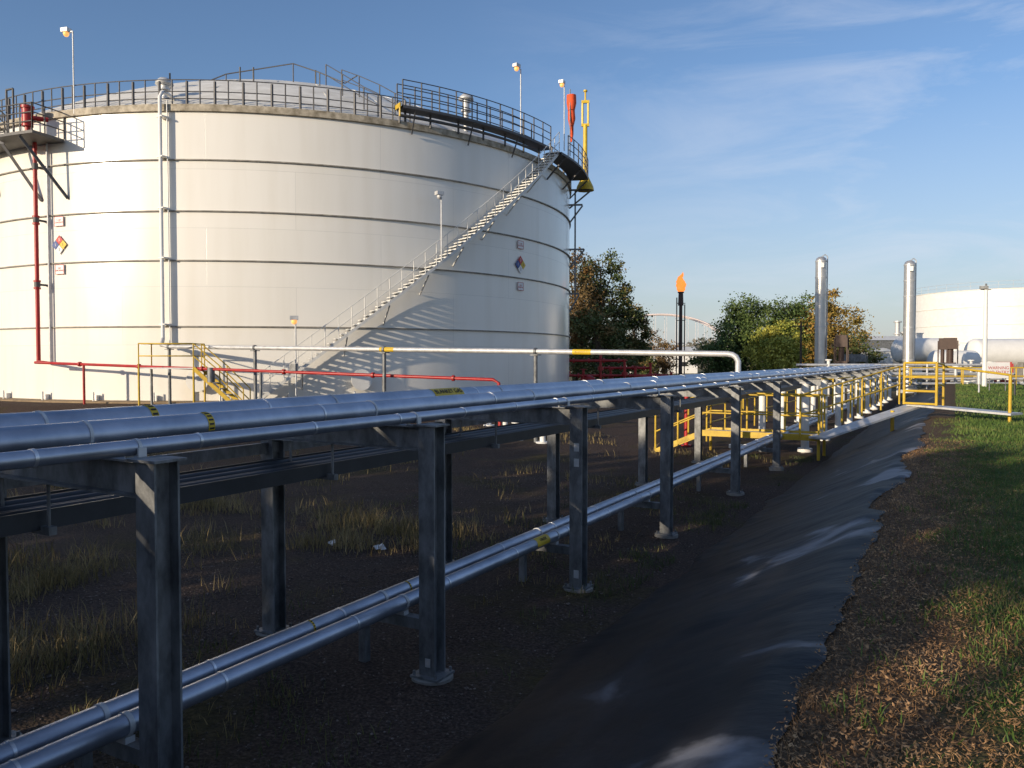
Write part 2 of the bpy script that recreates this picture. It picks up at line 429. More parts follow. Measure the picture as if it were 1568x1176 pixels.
# ------------------------------------------------------------------ storage tank
tank = group('storage_tank', TC + Z*TB)
NS = 256
me = bpy.data.meshes.new('shell')
vs = []; fs = []; uvs = []
for i in range(NS+1):
    a = 2*pi*i/NS
    vs += [(TC.x+RT*cos(a), TC.y+RT*sin(a), TB), (TC.x+RT*cos(a), TC.y+RT*sin(a), TT)]
for i in range(NS): fs.append((2*i, 2*i+2, 2*i+3, 2*i+1))
me.from_pydata(vs, [], fs); uvl = me.uv_layers.new(name='UVMap')
for p in me.polygons:
    p.use_smooth = True
    for li in p.loop_indices:
        vi = me.loops[li].vertex_index
        uvl.data[li].uv = ((vi//2)/NS*2*pi*RT, 0 if vi % 2 == 0 else TT-TB)
me.materials.append(M_tank)
o = bpy.data.objects.new('shell', me); COL.objects.link(o); o.parent = tank; o.location = -tank.location
RISE = 5.5
def roofz(r): return TT + .12 + RISE*(1-(r/RT)**2)
mb = MB(); mb.lathe(TC, [(RT*k/24 if k else .001, roofz(RT*k/24)) for k in range(24, -1, -1)], 128); mb.obj('dome_roof', M_roof, tank)
mb = MB()
for i in range(36):   # roof plate laps (raised ribs)
    a = 2*pi*i/36
    P = [Vector((TC.x+r*cos(a), TC.y+r*sin(a), roofz(r)+.01)) for r in (17.2, 14, 11, 8, 5, 2)]
    for p, q in zip(P, P[1:]): mb.beam(p, q, .05, .03)
mb.obj('roof_ribs', M_roof, tank)
mb = MB(); mb.lathe(TC, [(RT+.003, TT-.08), (RT+.12, TT-.08), (RT+.12, TT+.20), (RT-.05, TT+.20)], 192, False); mb.obj('rim_angle', M_rim, tank)
mb = MB()
for z in (10.89, 8.77, 6.72, 3.97):
    mb.lathe(TC, [(RT+.003, z+.028), (RT+.085, z+.024), (RT+.085, z-.024), (RT+.003, z-.028)], 192, False)
mb.obj('wind_girders', M_gutter, tank)
mb = MB(); mb.lathe(TC, [(RT+.003, TB+.10), (RT+.12, TB+.09), (RT+.6, TB+.06), (RT+.75, TB-.3)], 128, False); mb.obj('base_ring', M_ringwall, tank)
mb = MB()
for i in range(0, 40):
    ps = i*9-4; p = TP(ps, RT+.10, TB+.2); mb.obox(p, TT_(ps)*.05, TN(ps)*.08, Z*.12); mb.cyl(TP(ps, RT+.3, TB), TP(ps, RT+.3, TB+.45), .04, n=8)
mb.obj('anchor_chairs', M_white, tank)
# perimeter guard rail
mb = MB()
def arcpts(a, b, st, rad, z): 
    n = max(1, int(round(abs(b-a)/st))); return [TP(a+(b-a)*i/n, rad, z) for i in range(n+1)]
mb.rail(arcpts(66, 66+325, 1.9, RT+.02, TT+.15), 1.07, 2, (1.0, .55, .28), .022, .03)
for p in arcpts(66, 391, 3.8, RT+.06, TT+.1): mb.box(p+Z*.5, (.08, .08, 1.1))
mb.obj('perimeter_guard_rail', M_rail, tank)
# right hand walkway platform above rim
PZ = 13.75
mb = MB(); rl = MB()
A = arcpts(30, 62, 1, RT-.15, PZ); B = arcpts(30, 62, 1, RT+.55, PZ)
for k in range(len(A)-1):
    mb.add([A[k], A[k+1], B[k+1], B[k]], [(0, 1, 2, 3)]); dn = Z*-.12
    mb.add([B[k], B[k+1], B[k+1]+dn, B[k]+dn], [(0, 1, 2, 3)]); mb.add([A[k], A[k+1], A[k+1]+dn, A[k]+dn], [(0, 1, 2, 3)])
    mb.add([A[k]+dn, A[k+1]+dn, B[k+1]+dn, B[k]+dn], [(0, 1, 2, 3)])
for k in range(0, len(A), 5): mb.beam(TP(30+k, RT+.14, TT+.1), TP(30+k, RT+.14, PZ-.05), .07, .07)
for k in range(2, len(A)-1, 10): mb.beam(TP(30+k, RT+.08, PZ-1.1), TP(30+k, RT+.5, PZ-.14), .05, .05)
mb.tube(arcpts(30, 60, 2, RT+.2, TT+.42), .07, 8)
rl.rail(arcpts(30, 62, 2.9, RT+.53, PZ), 1.1, 1, (1, .66, .33), .022, .032)
rl.rail(arcpts(30, 59, 2.9, RT-.13, PZ), 1.1, 1, (1, .66, .33), .022, .032)
# landing
A = arcpts(62, 82, 1, RT+.05, PZ-.3); B = arcpts(62, 82, 1, RT+1.15, PZ-.3)
for k in range(len(A)-1):
    dn = Z*-.12
    mb.add([A[k], A[k+1], B[k+1], B[k]], [(0, 1, 2, 3)]); mb.add([B[k], B[k+1], B[k+1]+dn, B[k]+dn], [(0, 1, 2, 3)]); mb.add([A[k]+dn, A[k+1]+dn, B[k+1]+dn, B[k]+dn], [(0, 1, 2, 3)])
for ps in (64, 73, 82): mb.beam(TP(ps, RT+.03, PZ-1.5), TP(ps, RT+1.1, PZ-.43), .07, .07)
rl.rail(arcpts(65, 82, 2.8, RT+1.13, PZ-.3), 1.1, 1, (1, .66, .33), .022, .032)
mb.obj('rim_walkway', M_rail, tank); rl.obj('rim_walkway_rails', M_rail, tank)
mb = MB(); mb.beam(TP(29.6, RT-.1, PZ-.02), TP(29.6, RT+.55, PZ-.02), .06, .2); mb.beam(TP(29.6, RT+.5, PZ-.5), TP(29.6, RT+.5, PZ-.1), .06, .06); mb.obj('yellow_kick_plate', M_yel, tank)
# spiral stair
mb = MB(); s0, s1, z0, z1 = 10.0, 62.5, TB+.05, PZ-.3
NT = 62
for i in range(NT):
    t = (i+.5)/NT; ps = s0+(s1-s0)*t; z = z0+(z1-z0)*(i+1)/NT
    mb.obox(TP(ps, RT+.60, z), TT_(ps)*.14, TN(ps)*.33, Z*.02)
    mb.obox(TP(ps+.38, RT+.60, z+.05), TT_(ps)*.006, TN(ps)*.33, Z*.05)
for rad in (RT+.25, RT+.95):
    P = [TP(s0+(s1-s0)*i/50, rad, z0+(z1-z0)*i/50+.02) for i in range(51)]
    for a, b in zip(P, P[1:]): mb.beam(a, b, .03, .12)
for i in range(1, 9):
    t = i/9; ps = s0+(s1-s0)*t; z = z0+(z1-z0)*t
    mb.beam(TP(ps, RT+.03, z-.9), TP(ps, RT+.9, z-.1), .05, .05)
mb.obj('spiral_stair', M_stair, tank)
mb = MB()
P = [TP(s0+(s1-s0)*i/30, RT+.95, z0+(z1-z0)*i/30+.05) for i in range(31)]
mb.rail(P, 1.05, 1, (1, .52), .020, .020)
mb.obj('stair_hand_rail', M_stair, tank)
# left gauging platform
GZ = 11.95
mb = MB(); rl = MB()
A = arcpts(-42, -18, 1, RT+.05, GZ)
def rr(ps): return RT+1.6 if -26 < ps < -17 else RT+.9
B = [TP(-42+i, rr(-42+i), GZ) for i in range(25)]
for k in range(len(A)-1):
    dn = Z*-.12
    mb.add([A[k], A[k+1], B[k+1], B[k]], [(0, 1, 2, 3)]); mb.add([B[k], B[k+1], B[k+1]+dn, B[k]+dn], [(0, 1, 2, 3)]); mb.add([A[k]+dn, A[k+1]+dn, B[k+1]+dn, B[k]+dn], [(0, 1, 2, 3)])
mb.add([A[-1], B[-1], B[-1]-Z*.12, A[-1]-Z*.12], [(0, 1, 2, 3)])
mb.beam(TP(-17.6, RT+.03, GZ-2.5), TP(-20.5, RT+1.5, GZ-.15), .11, .11)
mb.beam(TP(-22.6, RT+.03, GZ-2.5), TP(-26.5, RT+.9, GZ-.15), .11, .11)
mb.beam(TP(-33, RT+.03, GZ-2.0), TP(-35, RT+.9, GZ-.15), .1, .1)
mb.obj('gauging_platform', M_rail, tank)
rl.rail(B[::2], 1.1, 1, (1, .66, .33), .026, .035)
rl.rail([B[-1], TP(-18, RT+1.0, GZ), A[-1]], 1.1, 1, (1, .66, .33), .026, .035)
for ps in (-24.5, -23.2): rl.cyl(TP(ps, RT+1.1, GZ), TP(ps, RT+1.1, GZ+2.0), .045, n=8)
rl.tube([TP(-24.5, RT+1.1, GZ+2.0), TP(-23.2, RT+1.1, GZ+2.0)], .045)
rl.obj('gauging_platform_rails', M_rail, tank)
mb = MB(); mb.cyl(TP(-21.8, RT+.8, GZ+.45), TP(-21.8, RT+.8, GZ+1.2), .22, n=16); mb.cyl(TP(-21.8, RT+.8, GZ+1.2), TP(-21.8, RT+.8, GZ+1.3), .27, n=16)
mb.cyl(TP(-21.8, RT+.8, GZ), TP(-21.8, RT+.8, GZ+.45), .11); mb.cyl(TP(-21.2, RT+.8, GZ+.8), TP(-19.9, RT+.3, GZ+.8), .1)
mb.cyl(TP(-22, RT+.45, GZ), TP(-22, RT+.45, 2.46), .085, n=12)
for z in (8.65, 8.35, 5.9, 5.6): mb.cyl(TP(-22, RT+.45, z), TP(-22, RT+.45, z+.08), .14, n=12)
mb.obj('foam_riser', M_red, tank)
mb = MB()
for z in (8.55, 5.8, 10.8): mb.beam(TP(-22, RT, z), TP(-22, RT+.5, z), .1, .08); mb.cyl(TP(-22, RT+.45, z-.1), TP(-22, RT+.45, z+.15), .12)
mb.obj('riser_clamps', M_rail, tank)
mb = MB(); mb.cyl(TP(-20.9, RT+.15, GZ), TP(-20.9, RT+.15, 2.5), .045); mb.obj('grey_conduit', M_galvlt, tank)
mb = MB()   # white downcomer
mb.tube([TP(-2.6, RT-1.0, 13.7), TP(-2.6, RT-.3, 13.75), TP(-2.6, RT+.1, 13.65), TP(-2.6, RT+.3, 13.4), TP(-2.6, RT+.3, 3.4), TP(-2.5, RT+.5, 3.15)], .075, 12)
mb.tube([TP(-1.8, RT+.2, 13.3), TP(-1.8, RT+.2, 3.2)], .025, 8)
for z in (12.6, 10.96, 8.85, 6.8, 4.05): mb.box(TP(-2.4, RT+.2, z), (.36, .36, .05))
mb.obj('vapour_downcomer', M_white, tank)
# roof fittings
mb = MB()
for ps, rd, h in ((-4.5, RT-1.2, .8), (45, RT-1.1, 1.9)):
    b = TP(ps, rd, roofz(rd)-.05)
    mb.cyl(b, b+Z*h*.5, .13); mb.cyl(b+Z*h*.5, b+Z*(h*.5+.08), .25); mb.cyl(b+Z*(h*.5+.08), b+Z*h*.8, .18); mb.lathe(b+Z*h*.8, [(.001, .3), (.2, .26), (.36, .1), (.38, 0), (.1, -.05)], 16)
mb.obj('roof_vents', M_galvlt, tank)
mb = MB()
P = [W(-16.5, 39.5, 15.6), W(-14.2, 40, 16.75), W(-11, 40.5, 17.45), W(-9.6, 40.2, 16.9), W(-8.3, 40, 16.3), W(-7.6, 39.5, 16.5)]
mb.tube(P, .03, 6)
for p in P[1:4]: mb.cyl(p-Z*1.1, p, .03, n=6)
P = [TP(26, 12, roofz(12)), TP(28, 13.5, roofz(13.5)), TP(30, 15, roofz(15)), TP(31, 16.2, roofz(16.2)), TP(32, RT-.1, roofz(17))]
mb.rail(P, 1.0, 1, (1, .5), .022, .03)
P = [TP(22, 12.4, roofz(12)), TP(24, 14.1, roofz(14)), TP(26, 16, roofz(16)), TP(27, RT-.1, roofz(17))]
mb.rail(P, 1.0, 1, (1, .5), .022, .03)
for (ps, rd) in ((3, 12), (6, 12), (-8, 14), (22, 9)): mb.cyl(TP(ps, rd, roofz(rd)-.1), TP(ps, rd, roofz(rd)+.7), .04)
mb.obj('roof_rails', M_rail, tank)
# lamps standing on the tank
def lamp(ps, rad, zb, zt, arm=.35, lit=True):
    mb = MB(); mb.cyl(TP(ps, rad, zb), TP(ps, rad, zt), .03, n=8)
    mb.beam(TP(ps, rad, zt), TP(ps, rad, zt)-TT_(ps)*arm, .04, .04)
    mb.obox(TP(ps, rad, zt+.08)-TT_(ps)*arm, TT_(ps)*.17, TN(ps)*.13, Z*.08); mb.obj('lamp_post', M_galvlt, tank)
    l = MB(); l.sphere(TP(ps, rad, zt-.06)-TT_(ps)*arm, .12, 6, 1.1); l.obj('lamp_head', M_lamp if lit else M_galvlt, tank)
lamp(-16, RT+.1, TT, 16.4); lamp(53, RT+.4, PZ, 17.0); lamp(65, RT+.9, PZ, 17.2)
lamp(35.2, RT+1.0, 7.0, 9.9, .1, False); lamp(15, RT+1.6, TB, 4.2, .05, True)
# wind sock hanging
mb = MB(); b = TP(67, RT+1.0, 17.0)
mb.cyl(b-Z*3.4, b+Z*.2, .03)
mb.obj('windsock_mast', M_galv, tank)
mb = MB(); b = b + TT_(67)*.2
SR = (.26, .27, .19, .21, .12, .10, .04); SO = (0, .03, .0, .06, .03, .08, .04)
for k in range(6):
    mb.cyl(b-Z*(.05+.42*k)+TT_(67)*SO[k], b-Z*(.47+.42*k)+TT_(67)*SO[k+1], SR[k], SR[k+1], 9, False)
mb.obj('windsock', M_orange, tank)
# yellow davit mast at right side of tank
mb = MB(); ps = 84; c0 = TP(ps, RT+.95, 13.2); t_ = TT_(ps); n_ = TN(ps)
mb.lathe(c0, [(.55, -.35), (.5, -.1), (.2, .5), (.14, .9), (.12, 1.2)], 12)
mb.cyl(c0+Z*1.0, c0+Z*3.6, .13)
for sx in (-1, 1): mb.beam(c0+Z*3.6+n_*.17*sx, c0+Z*5.0+n_*.17*sx, .10, .10)
mb.beam(c0+Z*3.6-n_*.24, c0+Z*3.6+n_*.24, .14, .16); mb.beam(c0+Z*5.0-n_*.24, c0+Z*5.0+n_*.24, .14, .16)
mb.cyl(c0+Z*5.0, c0+Z*5.6, .05); mb.cyl(c0+Z*5.6, c0+Z*5.7, .12); mb.obj('davit_mast', M_syel, tank)
mb = MB()
for z, w in ((12.9, 1.3), (12.0, .8), (9.3, .9), (6.6, .6)):
    mb.beam(TP(ps, RT, z), TP(ps, RT+w, z), .1, .1); mb.beam(TP(ps, RT, z-1.1), TP(ps, RT+w, z-.05), .09, .09)
mb.cyl(TP(ps, RT+.35, 12.9), TP(ps, RT+.35, 6.4), .05); mb.obj('mast_brackets', M_galv, tank)
# signs on shell
def hazard(ps, z, s_=.42):
    c = TP(ps, RT+.06, z); t = TT_(ps); n = TN(ps)
    for nm, dx, dz, m in (('hazard_top', 0, 1, M_sred), ('hazard_left', -1, 0, M_blue), ('hazard_right', 1, 0, M_syel), ('hazard_bottom', 0, -1, M_swht)):
        q = MB(); h = s_*.5; cc = c + t*dx*h + Z*dz*h; e1 = (t+Z)*h*.47; e2 = (t-Z)*h*.47
        q.obox(cc, e1, e2, n*.01); q.obj(nm, m, tank)
        text('3' if dz else '1', cc+n*.014, t, Z, h*.9, M_blk if dx == 1 or dz == -1 else M_swht, tank)
def notice(ps, z, w, h, txt):
    c = TP(ps, RT+.06, z); t = TT_(ps); n = TN(ps)
    q = MB(); q.obox(c, t*w/2, Z*h/2, n*.01); q.obj('notice_plate', M_swht, tank)
    q = MB()
    for (dx, dz, a, b) in ((0, h/2-.012, w/2, .010), (0, -h/2+.012, w/2, .010), (w/2-.012, 0, .010, h/2-.024), (-w/2+.012, 0, .010, h/2-.024)):
        q.obox(c+Z*dz+t*dx+n*.014, t*a, Z*b, n*.003)
    q.obj('notice_border', M_sred, tank)
    text(txt, c+n*.016, t, Z, h*.24, M_sred, tank)
hazard(-19.2, 7.5, .42); notice(-19.2, 8.5, .52, .42, 'T-107\nCONTENTS'); notice(-19.2, 6.45, .5, .42, 'NO\nSMOKING')
hazard(54.5, 7.4, .46); notice(54.5, 8.4, .5, .42, 'T-107\nCONTENTS'); notice(54.5, 6.3, .5, .42, 'NO\nSMOKING')
mb = MB()   # small manways / stubs low on shell
for ps in (2, 24):
    mb.cyl(TP(ps, RT, 1.7), TP(ps, RT+.3, 1.7), .38, n=20); mb.cyl(TP(ps, RT+.3, 1.7), TP(ps, RT+.36, 1.7), .46, n=20)
mb.obj('shell_manways', M_white, tank)

# yellow access stair at the tank foot
ya = group('yellow_access_stair', W(-13, 31, 0))
mb = MB(); zt_ = 2.25
P = [W(-14.3, 31.6, zt_), W(-12.2, 31.6, zt_), W(-12.2, 30.5, zt_), W(-14.3, 30.5, zt_), W(-14.3, 31.6, zt_)]
mb.rail(P, .95, 1, (1, .5), .026, .026)
for p in P[:4]: mb.cyl(p-Z*1.9, p, .04)
for f in (30.5, 31.3):
    mb.beam(W(-12.2, f, zt_), W(-10.3, f, .5), .05, .15); mb.rail([W(-12.2, f, zt_), W(-11.2, f, 1.4), W(-10.3, f, .5)], .95, 1, (1, .5), .024, .024)
mb.obj('frame', M_yel, ya)
mb = MB(); mb.beam(W(-14.3, 31.05, zt_), W(-12.2, 31.05, zt_), 1.1, .05)
for i in range(8): mb.beam(W(-12.1+i*.24, 30.9-.4, zt_-.1-i*.23), W(-12.1+i*.24, 31.3, zt_-.1-i*.23), .24, .03)
mb.obj('treads', M_galvlt, ya)

# ------------------------------------------------------------------ pipe rack
FX, RX, PT = -3.68, -5.60, 2.075
rack = group('pipe_rack', (-4.6, 20, 0))
PY = [-2.4, .15, 2.75, 5.27, 8.13, 11.25, 15.43, 19.45]
mb = MB(); bs = MB()
for y in PY:
    for x in (FX, RX):
        yo = y + (.15 if x == RX else 0)
        mb.ibeam((x, yo, .05), (x, yo, PT-.012), .15, .155, .013)
        mb.box((x, yo, PT-.005), (.22, .20, .014)); mb.box((x, yo, .045), (.26, .26, .018))
        for a in (-1, 1):
            for b in (-1, 1): mb.cyl((x+a*.105, yo+b*.105, .05), (x+a*.105, yo+b*.105, .09), .012, n=6)
        bs.cyl((x, yo, -.3), (x, yo, .036), .17, n=24)
    mb.ibeam((RX+.09, y+.1, PT-.115), (FX-.09, y+.02, PT-.115), .13, .20, .012)
    for px in (RX+.3, -4.8): mb.cyl((px, y+.08, 1.56), (px, y+.08, PT-.2), .012, n=6)
    mb.beam((RX+.09, y+.10, 1.56), (-4.76, y+.08, 1.56), .05, .05)
    mb.beam((-4.45, y+.02, .44), (FX-.08, y+.02, .44), .09, .09)
    mb.beam((-4.40, y+.02, .40), (-4.40, y+.02, 0), .07, .07)
mb.beam((RX, -3, PT-.30), (RX, 24, PT-.30), .05, .10)
mb.obj('posts_and_beams', M_galv, rack); bs.obj('pier_footings', M_conc, rack)
mb = MB()
for i, x in enumerate((-5.42, -5.33, -5.23, -5.14, -5.05, -4.94)): mb.cyl((x, -4, 1.64+.012*(i % 2)), (x, 57, 1.64+.012*(i % 2)), .034, n=10)
mb.beam((-5.5, -4, 1.62), (-5.5, 57, 1.62), .02, .12); mb.beam((-4.86, -4, 1.62), (-4.86, 57, 1.62), .02, .12)
mb.obj('conduit_tray', M_pipeD, rack)
mb = MB()
y = 23.5
FAR = []
while y < 58: FAR.append(y); y += 3.6
for y in FAR:
    for x in (FX, RX): mb.cyl((x, y, -.1), (x, y, PT-.15), .11, n=14); mb.box((x, y, PT-.14), (.3, .3, .02)); mb.cyl((x, y, .0), (x, y, .1), .2, n=14)
mb.obj('white_posts', M_white, rack)
mb = MB()
for y in FAR: mb.ibeam((RX-.4, y, PT-.115+.0), (FX+.4, y, PT-.115), .15, .2)
mb.obj('far_cross_beams', M_galv, rack)
# stickers
mb = MB()
for z in (1.62, 1.45, .2): mb.box((FX+.01, 8.13-.080, z), (.06, .003, .09))
mb.box((FX+.01, 5.27-.080, .16), (.05, .003, .07))
mb.obj('post_tags', M_galvlt, rack)

def pipeline(name, path, r, m, bands=None, band_m=M_band, n=24):
    gp = group(name, path[0]); mb = MB(); mb.tube(path, r, n); mb.obj('jacket', m, gp)
    if bands:
        mb = MB()
        for (p, d) in bands: mb.cyl(Vector(p)-d*.009, Vector(p)+d*.009, r+.004, n=n)
        mb.obj('bands', band_m, gp)
    return gp
YD = Vector((0, 1, 0))
def ybands(x, z, y0, y1, st): 
    out = []; y = y0
    while y < y1: out.append(((x, y, z), YD)); y += st
    return out
p1 = pipeline('insulated_pipeline', [(-3.86, -4, 2.125), (-3.86, 57, 2.125)], .043, M_jacket, ybands(-3.86, 2.125, .3, 57, .95))
p2 = pipeline('insulated_pipeline', [(-4.32, -4, 2.165), (-4.32, 57, 2.165)], .084, M_jacket, ybands(-4.32, 2.165, 2.05, 57, 2.6))
p3 = pipeline('insulated_pipeline', [(-4.76, -4, 2.185), (-4.76, 57, 2.185)], .105, M_jacket, ybands(-4.76, 2.185, 1.4, 57, 3.1))
p6 = pipeline('insulated_pipeline', [(-5.25, -4, 2.14), (-5.25, 57, 2.14)], .05, M_jacket, ybands(-5.25, 2.14, 1.4, 57, 3.1))
p4 = pipeline('insulated_pipeline', [(-3.98, -4, .585), (-3.98, 57, .585)], .062, M_jacket, ybands(-3.98, .585, .9, 57, 1.25))
p5 = pipeline('insulated_pipeline', [(-4.20, -4, .585), (-4.20, 57, .585)], .062, M_jacket, ybands(-4.20, .585, 1.0, 57, 1.25))
# shoes and clamps
mb = MB()
for y in PY+FAR:
    for x, r, z in ((-4.32, .084, 2.165), (-4.76, .105, 2.185), (-5.25, .05, 2.14), (-3.86, .043, 2.125)):
        for a in (-1, 1): mb.box((x+a*(r+.012), y, PT+.02), (.012, .05, .06)); 
        mb.cyl((x, y-.01, z), (x, y+.01, z), r+.005, n=24)
    for x in (-3.98, -4.20): mb.cyl((x, y-.015, .585), (x, y+.015, .585), .068, n=18); mb.box((x, y, .505), (.08, .06, .035))
mb.obj('pipe_clamps', M_galvlt, rack)
# flow labels
def label(gp, x, z, r, y, w, txt=None, ang=35):
    q = MB(); a0 = radians(-20); a1 = radians(95); K = 10
    for k in range(K):
        b0 = a0+(a1-a0)*k/K; b1 = a0+(a1-a0)*(k+1)/K; R = r+.002
        q.add([(x+R*cos(b0), y, z+R*sin(b0)), (x+R*cos(b0), y+w, z+R*sin(b0)), (x+R*cos(b1), y+w, z+R*sin(b1)), (x+R*cos(b1), y, z+R*sin(b1))], [(0, 1, 2, 3)], True)
    q.obj('label', M_syel, gp)
    a = radians(ang); nrm = Vector((cos(a), 0, sin(a))); up = Vector((-sin(a), 0, cos(a)))
    c = Vector((x, y+w/2, z))+nrm*(r+.006)
    if txt: text(txt, c, YD, up, r*.75, M_blk, gp)
    else:
        q = MB()
        for k in range(6):
            b = a0+(a1-a0)*(k+.5)/6; R = r+.004; t = Vector((-sin(b), 0, cos(b)))
            q.obox(Vector((x+R*cos(b), y+w/2, z+R*sin(b))), YD*w*.34, t*r*.07, Vector((cos(b), 0, sin(b)))*.001)
        q.obj('arrows', M_blk, gp)
label(p3, -4.76, 2.185, .105, 6.75, .55, 'BLANKET GAS', 45); label(p2, -4.32, 2.165, .084, 3.55, .05); label(p3, -4.76, 2.185, .105, 3.45, .055)
label(p4, -3.98, .585, .062, 2.98, .05); label(p5, -4.2, .585, .062, 5.6, .02); label(p4, -3.98, .585, .062, 7.6, .3, 'CRUDE', 40); label(p5, -4.20, .585, .062, 4.4, .02)

# elevated vapour line from tank to rack
E0 = TP(-2.5, RT+.5, 3.12); E1 = W(6.19, 21.8, 2.74)
vp = group('vapour_line', E0)
mb = MB(); dv = (E1-E0).normalized()
mb.tube([TP(-2.6, RT+.32, 3.45), E0+Z*.1, E0+dv*.35, E1-dv*.3, E1-dv*.16-Z*.02, E1-dv*.06-Z*.08, E1-Z*.2, E1-Z*.55], .08, 14); mb.obj('pipe', M_galvlt, vp)
mb = MB()
for t in (.02, .226, .487, .736):
    p = E0.lerp(E1, t)
    mb.cyl(Vector((p.x, p.y, 0)), p-Z*.09, .065, n=8); mb.box(p-Z*.11, (.26, .26, .03))
    mb.cyl(p-dv*.04, p+dv*.04, .11, n=14)
mb.obj('supports', M_galv, vp)
for t in (.48, .79):
    p = E0.lerp(E1, t); q = MB(); q.cyl(p, p+dv*.6, .083, n=14); q.obj('label', M_syel, vp)
    text('BLANKET GAS', p+dv*.3+W(0, -.09, 0), dv, Z, .08, M_blk, vp)
# red fire water line
F0 = W(-20.0, 33.4, 2.46); F1 = W(-.63, 26.5, 1.92); fv = (F1-F0).normalized()
fr = group('fire_water_line', F0); mb = MB()
mb.tube([TP(-22, RT+.45, 2.7), TP(-22, RT+.45, 2.5), F0+fv*.9, F1, F1+fv*.2-Z*.1, F1+fv*.25-Z*1.8], .058, 10)
mb.cyl(F0, F0+fv*.9, .058)
for t in (.12, .27, .42, .6, .78, .93): p = F0.lerp(F1, t); mb.cyl(p-fv*.04, p+fv*.04, .10, n=12)
p = F0.lerp(F1, .13); mb.cyl(p, Vector((p.x, p.y, .2)), .05)
p = W(5.2, 23.7, 0); mb.cyl(p, p+Z*1.75, .065); mb.cyl(p+Z*1.3, p+Z*1.36, .12); mb.cyl(p+Z*1.7, p+Z*1.76, .11); mb.cyl(p, p+Z*.05, .15)
mb.obj('pipe', M_red, fr)
mb = MB()
for t in (.3, .55, .8): p = F0.lerp(F1, t); mb.cyl(Vector((p.x, p.y, 0)), p-Z*.07, .05, n=8)
p = F0.lerp(F1, .62); mb.box(p+Z*.18, (.3, .12, .26)); p = F0.lerp(F1, .44); mb.cyl(p+Z*.05, p-Z*.5, .14)
mb.obj('supports', M_galv, fr)

# ------------------------------------------------------------------ walkway crossing + stile
wk = group('yellow_crossover_walkway', (-4, 22, 0))
mb = MB(); tr = MB(); zc = .58
a, b, c_, d_ = Vector((-6.1, 21.6, zc)), Vector((-3.05, 21.6, zc)), Vector((-3.05, 22.6, zc)), Vector((-6.1, 22.6, zc))
mb.beam(a, b, .03, .16); mb.beam(d_, c_, .03, .16); tr.beam((a+d_)/2, (b+c_)/2, .95, .04)
for p, q in ((a, b), (d_, c_)): mb.rail([p.lerp(q, k/3) for k in range(4)], 1.07, 1, (1, .52), .024, .027)
for p in (a, b, c_, d_): mb.cyl((p.x, p.y, 0), p, .04)
e = Vector((-7.4, 21.6, 0)); f_ = Vector((-7.4, 22.6, 0))
for p, q in ((a, e), (d_, f_)): mb.beam(p, q, .04, .13); mb.rail([p, p.lerp(q, .5), q], 1.07, 1, (1, .52), .024, .027)
# sloped ramp to the crest
r0, r1 = Vector((-3.05, 21.3, zc+.02)), Vector((-.95, 24.9, 1.32))
tr.beam(r0, r1, .5, .05)
off = Vector((-.45, .26, 0))
mb.rail([(r0+off).lerp(r1+off, k/5) for k in range(6)], 1.07, 1, (1, .52), .024, .027)
tr.beam((-1.05, 24.9, 1.33), (1.35, 23.6, 1.22), .6, .05)
g0 = Vector((-1.25, 24.6, 1.35)); g1 = Vector((-.45, 24.2, 1.35))
mb.rail([g0, g1], 1.15, 1, (1, .66, .33, .03), .036, .04)
mb.rail([g1, Vector((-.30, 25.2, 1.3))], 1.15, 1, (1, .5), .03, .035)
mb.cyl((1.2, 23.65, .9), (1.2, 23.65, 2.2), .04); mb.cyl((1.2, 23.65, 2.2), (-.3, 25.2, 2.4), .03)
mb.cyl((-1.5, 24, .6), (-1.5, 24, 1.2), .05)
# rails along the basin side further on
P = [Vector((-2.9, 25+i*2.2, .75)) for i in range(9)]
mb.rail(P, 1.07, 1, (1, .52), .022, .028)
P = [Vector((-6.6, 24+i*2.2, .1)) for i in range(8)]
mb.rail(P, 1.07, 1, (1, .52), .022, .028)
P = [Vector((-6.2, 27, .9)), Vector((-3.4, 27, .9)), Vector((-3.2, 31, .9))]
mb.rail(P, 1.07, 1, (1, .52), .022, .028)
mb.obj('rails', M_yel, wk); tr.obj('deck', M_galvlt, wk)

# small capped stubs in the basin
for (r, f) in ((-.25, 29), (.15, 25.5), (.95, 24.6), (-.9, 31), (.4, 27.5)):
    gp = group('capped_pipe_stub', W(r, f, 0)); b = W(r, f, 0); mb = MB()
    mb.cyl(b, b+Z*.55, .09); mb.cyl(b+Z*.55, b+Z*.60, .17, n=16); mb.cyl(b+Z*.62, b+Z*.67, .17, n=16); mb.cyl(b, b+Z*.05, .22, n=16)
    mb.obj('riser', M_white, gp)
    mb = MB(); mb.cyl(b+Z*.67, b+Z*.85, .02); mb.cyl(b+Z*.85, b+Z*.88, .12, n=14); mb.obj('handwheel', M_galv, gp)

